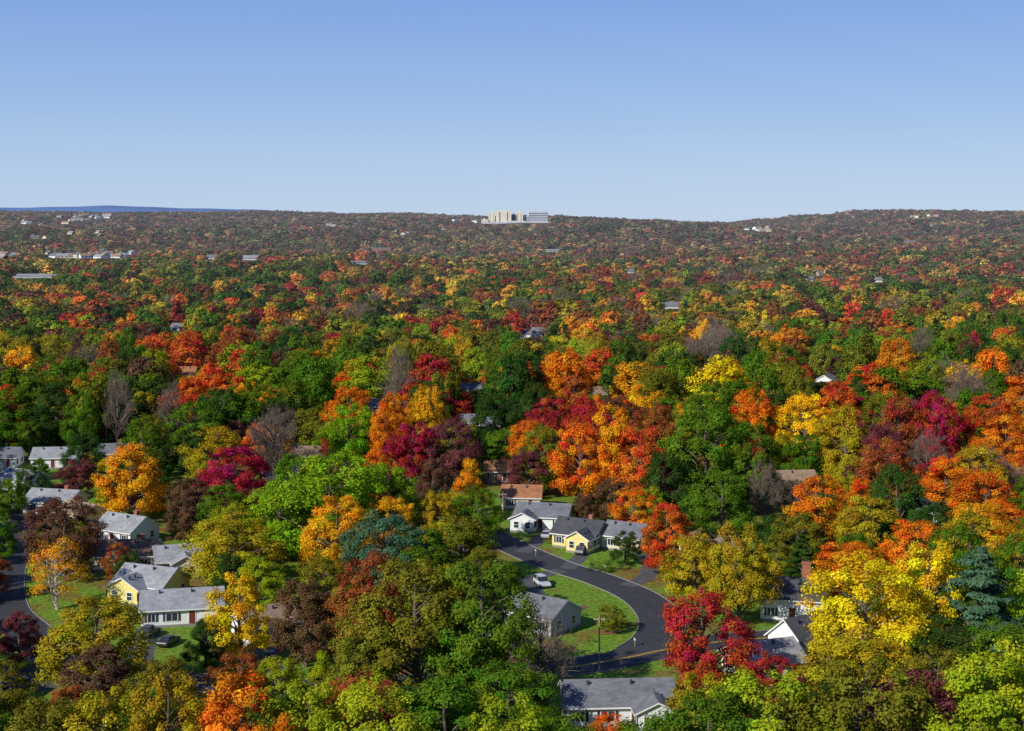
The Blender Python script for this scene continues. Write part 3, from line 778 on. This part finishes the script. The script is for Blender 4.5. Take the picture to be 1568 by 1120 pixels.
# ------------------------------------------------------------------ distant woodland as instanced masses
def gn_group(coll):
    g = bpy.data.node_groups.new('woodland_'+coll.name, 'GeometryNodeTree')
    g.interface.new_socket('Geometry', in_out='INPUT', socket_type='NodeSocketGeometry')
    g.interface.new_socket('Geometry', in_out='OUTPUT', socket_type='NodeSocketGeometry')
    N = g.nodes.new; L = g.links.new
    gi = N('NodeGroupInput'); go = N('NodeGroupOutput')
    ci = N('GeometryNodeCollectionInfo'); ci.inputs['Collection'].default_value = coll
    ci.inputs['Separate Children'].default_value = True; ci.inputs['Reset Children'].default_value = True
    ip = N('GeometryNodeInstanceOnPoints'); ip.inputs['Pick Instance'].default_value = True
    def na(nm, ty):
        n = N('GeometryNodeInputNamedAttribute'); n.data_type = ty; n.inputs['Name'].default_value = nm; return n.outputs['Attribute']
    L(gi.outputs[0], ip.inputs['Points']); L(ci.outputs[0], ip.inputs['Instance'])
    L(na('pidx', 'INT'), ip.inputs['Instance Index'])
    L(na('rot', 'FLOAT_VECTOR'), ip.inputs['Rotation'])
    L(na('scl', 'FLOAT_VECTOR'), ip.inputs['Scale'])
    L(ip.outputs[0], go.inputs[0])
    return g
HAZE_TINT = np.array([.17, .18, .22])  # haze colour painted into the far trees' leaf colour
def forest(name, y0, y1, sp, coll, hlo, hhi, seed):
    r = random.Random(seed)
    P = []
    y = y0
    while y < y1:
        x = -.42*y-20
        while x < .42*y+20:
            if r.random() > .05: P.append((x+r.uniform(-.48, .48)*sp, y+r.uniform(-.48, .48)*sp))
            x += sp
        y += sp
    P = np.array(P); n = len(P)
    z = terrain(P[:, 0], P[:, 1])
    h = np.array([r.uniform(hlo, hhi)*(1+.35*noise.noise(Vector((p[0]/60., p[1]/60., 0)))) for p in P]); w = np.array([r.uniform(.75, 1.4) for _ in range(n)])*sp*1.14
    lim = allowed(P[:, 0], P[:, 1], w, z)
    keep = lim > 3.5
    for hx, hy, hr in HOUSES:
        keep &= np.hypot(P[:, 0]-hx, P[:, 1]-hy) > hr+3
    sc = np.minimum(h, lim)/h; h = h*sc; w = w*np.maximum(.6, sc)
    P = P[keep]; z = z[keep]; h = h[keep]; w = w[keep]; n = len(P)
    col = np.ones((n, 4), np.float32); idx = np.zeros(n, np.int32); rot = np.zeros((n, 3), np.float32); scl = np.zeros((n, 3), np.float32)
    hz = np.zeros(n, np.float32)
    for i in range(n):
        c = pick(P[i, 0], P[i, 1], r)
        k = kindfor(c, r); idx[i] = r.choice(KIDX[k])
        cc = np.array(jit(PC[c], r, .15)[:3])
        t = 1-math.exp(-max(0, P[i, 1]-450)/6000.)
        lum = cc.mean(); ds = min(.45, t*1.3); cc = cc*(1-ds)+lum*ds  # leaf colours greyed with distance, haze put into the colour
        col[i, :3] = cc*(1-t*.6)+HAZE_TINT*t*.6
        hz[i] = .17*t  # strength of the painted haze glow on each tree
        rot[i, 2] = r.uniform(0, 6.28)
        scl[i] = (w[i]/12., w[i]/12., h[i]/15.)
    me = bpy.data.meshes.new(name)
    me.from_pydata(np.column_stack([P, z-.2]).tolist(), [], [])
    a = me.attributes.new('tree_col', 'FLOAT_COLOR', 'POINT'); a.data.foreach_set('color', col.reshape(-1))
    a = me.attributes.new('haze_glow', 'FLOAT', 'POINT'); a.data.foreach_set('value', hz)
    a = me.attributes.new('pidx', 'INT', 'POINT'); a.data.foreach_set('value', idx)
    a = me.attributes.new('rot', 'FLOAT_VECTOR', 'POINT'); a.data.foreach_set('vector', rot.reshape(-1))
    a = me.attributes.new('scl', 'FLOAT_VECTOR', 'POINT'); a.data.foreach_set('vector', scl.reshape(-1))
    ob = bpy.data.objects.new(name, me); COL.objects.link(ob)
    md = ob.modifiers.new('woodland', 'NODES'); md.node_group = gn_group(coll)
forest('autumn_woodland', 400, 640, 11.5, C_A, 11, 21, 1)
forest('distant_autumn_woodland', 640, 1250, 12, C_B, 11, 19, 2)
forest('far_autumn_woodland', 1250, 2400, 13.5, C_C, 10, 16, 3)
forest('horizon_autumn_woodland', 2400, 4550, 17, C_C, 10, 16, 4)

# ------------------------------------------------------------------ light, sky, camera
sd = Vector((-.62, -.58, .54)).normalized()      # towards the sun
el = math.asin(sd.z); az = math.atan2(sd.x, sd.y)
W_ = bpy.data.worlds.new('World'); S.world = W_; W_.use_nodes = True
nt = W_.node_tree
bg = nt.nodes['Background']; bg.inputs[1].default_value = .10
sk = nt.nodes.new('ShaderNodeTexSky'); sk.sky_type = 'NISHITA'; sk.sun_disc = False
sk.sun_elevation = el; sk.sun_rotation = az % (2*math.pi); sk.altitude = 100
sk.air_density = 1.0; sk.dust_density = .1; sk.ozone_density = 3.0
tc = nt.nodes.new('ShaderNodeTexCoord'); sx = nt.nodes.new('ShaderNodeSeparateXYZ')
nt.links.new(tc.outputs['Generated'], sx.inputs[0])
cr = nt.nodes.new('ShaderNodeValToRGB'); e = cr.color_ramp.elements
e[0].position = 0; e[0].color = (.47, .62, .84, 1)
e[1].position = 1; e[1].color = (.045, .11, .33, 1)
for p, c in ((.03, (.43, .585, .84, 1)), (.08, (.32, .49, .81, 1)), (.148, (.21, .375, .77, 1)), (.4, (.075, .17, .46, 1))):
    q = e.new(p); q.color = c
nt.links.new(sx.outputs['Z'], cr.inputs[0])
sc = nt.nodes.new('ShaderNodeVectorMath'); sc.operation = 'SCALE'; sc.inputs['Scale'].default_value = 10.
nt.links.new(cr.outputs[0], sc.inputs[0])
mx = nt.nodes.new('ShaderNodeMix'); mx.data_type = 'RGBA'; mx.inputs[0].default_value = .88
nt.links.new(sk.outputs[0], mx.inputs[6]); nt.links.new(sc.outputs[0], mx.inputs[7])
nt.links.new(mx.outputs[2], bg.inputs[0])
sun = bpy.data.lights.new('sun', 'SUN'); sun.energy = 5.0; sun.angle = radians(.5); sun.color = (1, .95, .86)
so = bpy.data.objects.new('sun', sun); COL.objects.link(so)
so.rotation_euler = sd.to_track_quat('Z', 'Y').to_euler(); so.location = (-300, -200, 400)
cam = bpy.data.cameras.new('camera'); co = bpy.data.objects.new('camera', cam); COL.objects.link(co)
co.location = (0, 0, 65); co.rotation_euler = (math.pi/2, 0, 0)
cam.lens = 50.51; cam.sensor_width = 36; cam.sensor_fit = 'HORIZONTAL'; cam.shift_y = -.1467
cam.clip_start = 1; cam.clip_end = 40000
S.camera = co
S.view_settings.view_transform = 'Standard'; S.view_settings.look = 'None'; S.view_settings.exposure = 0
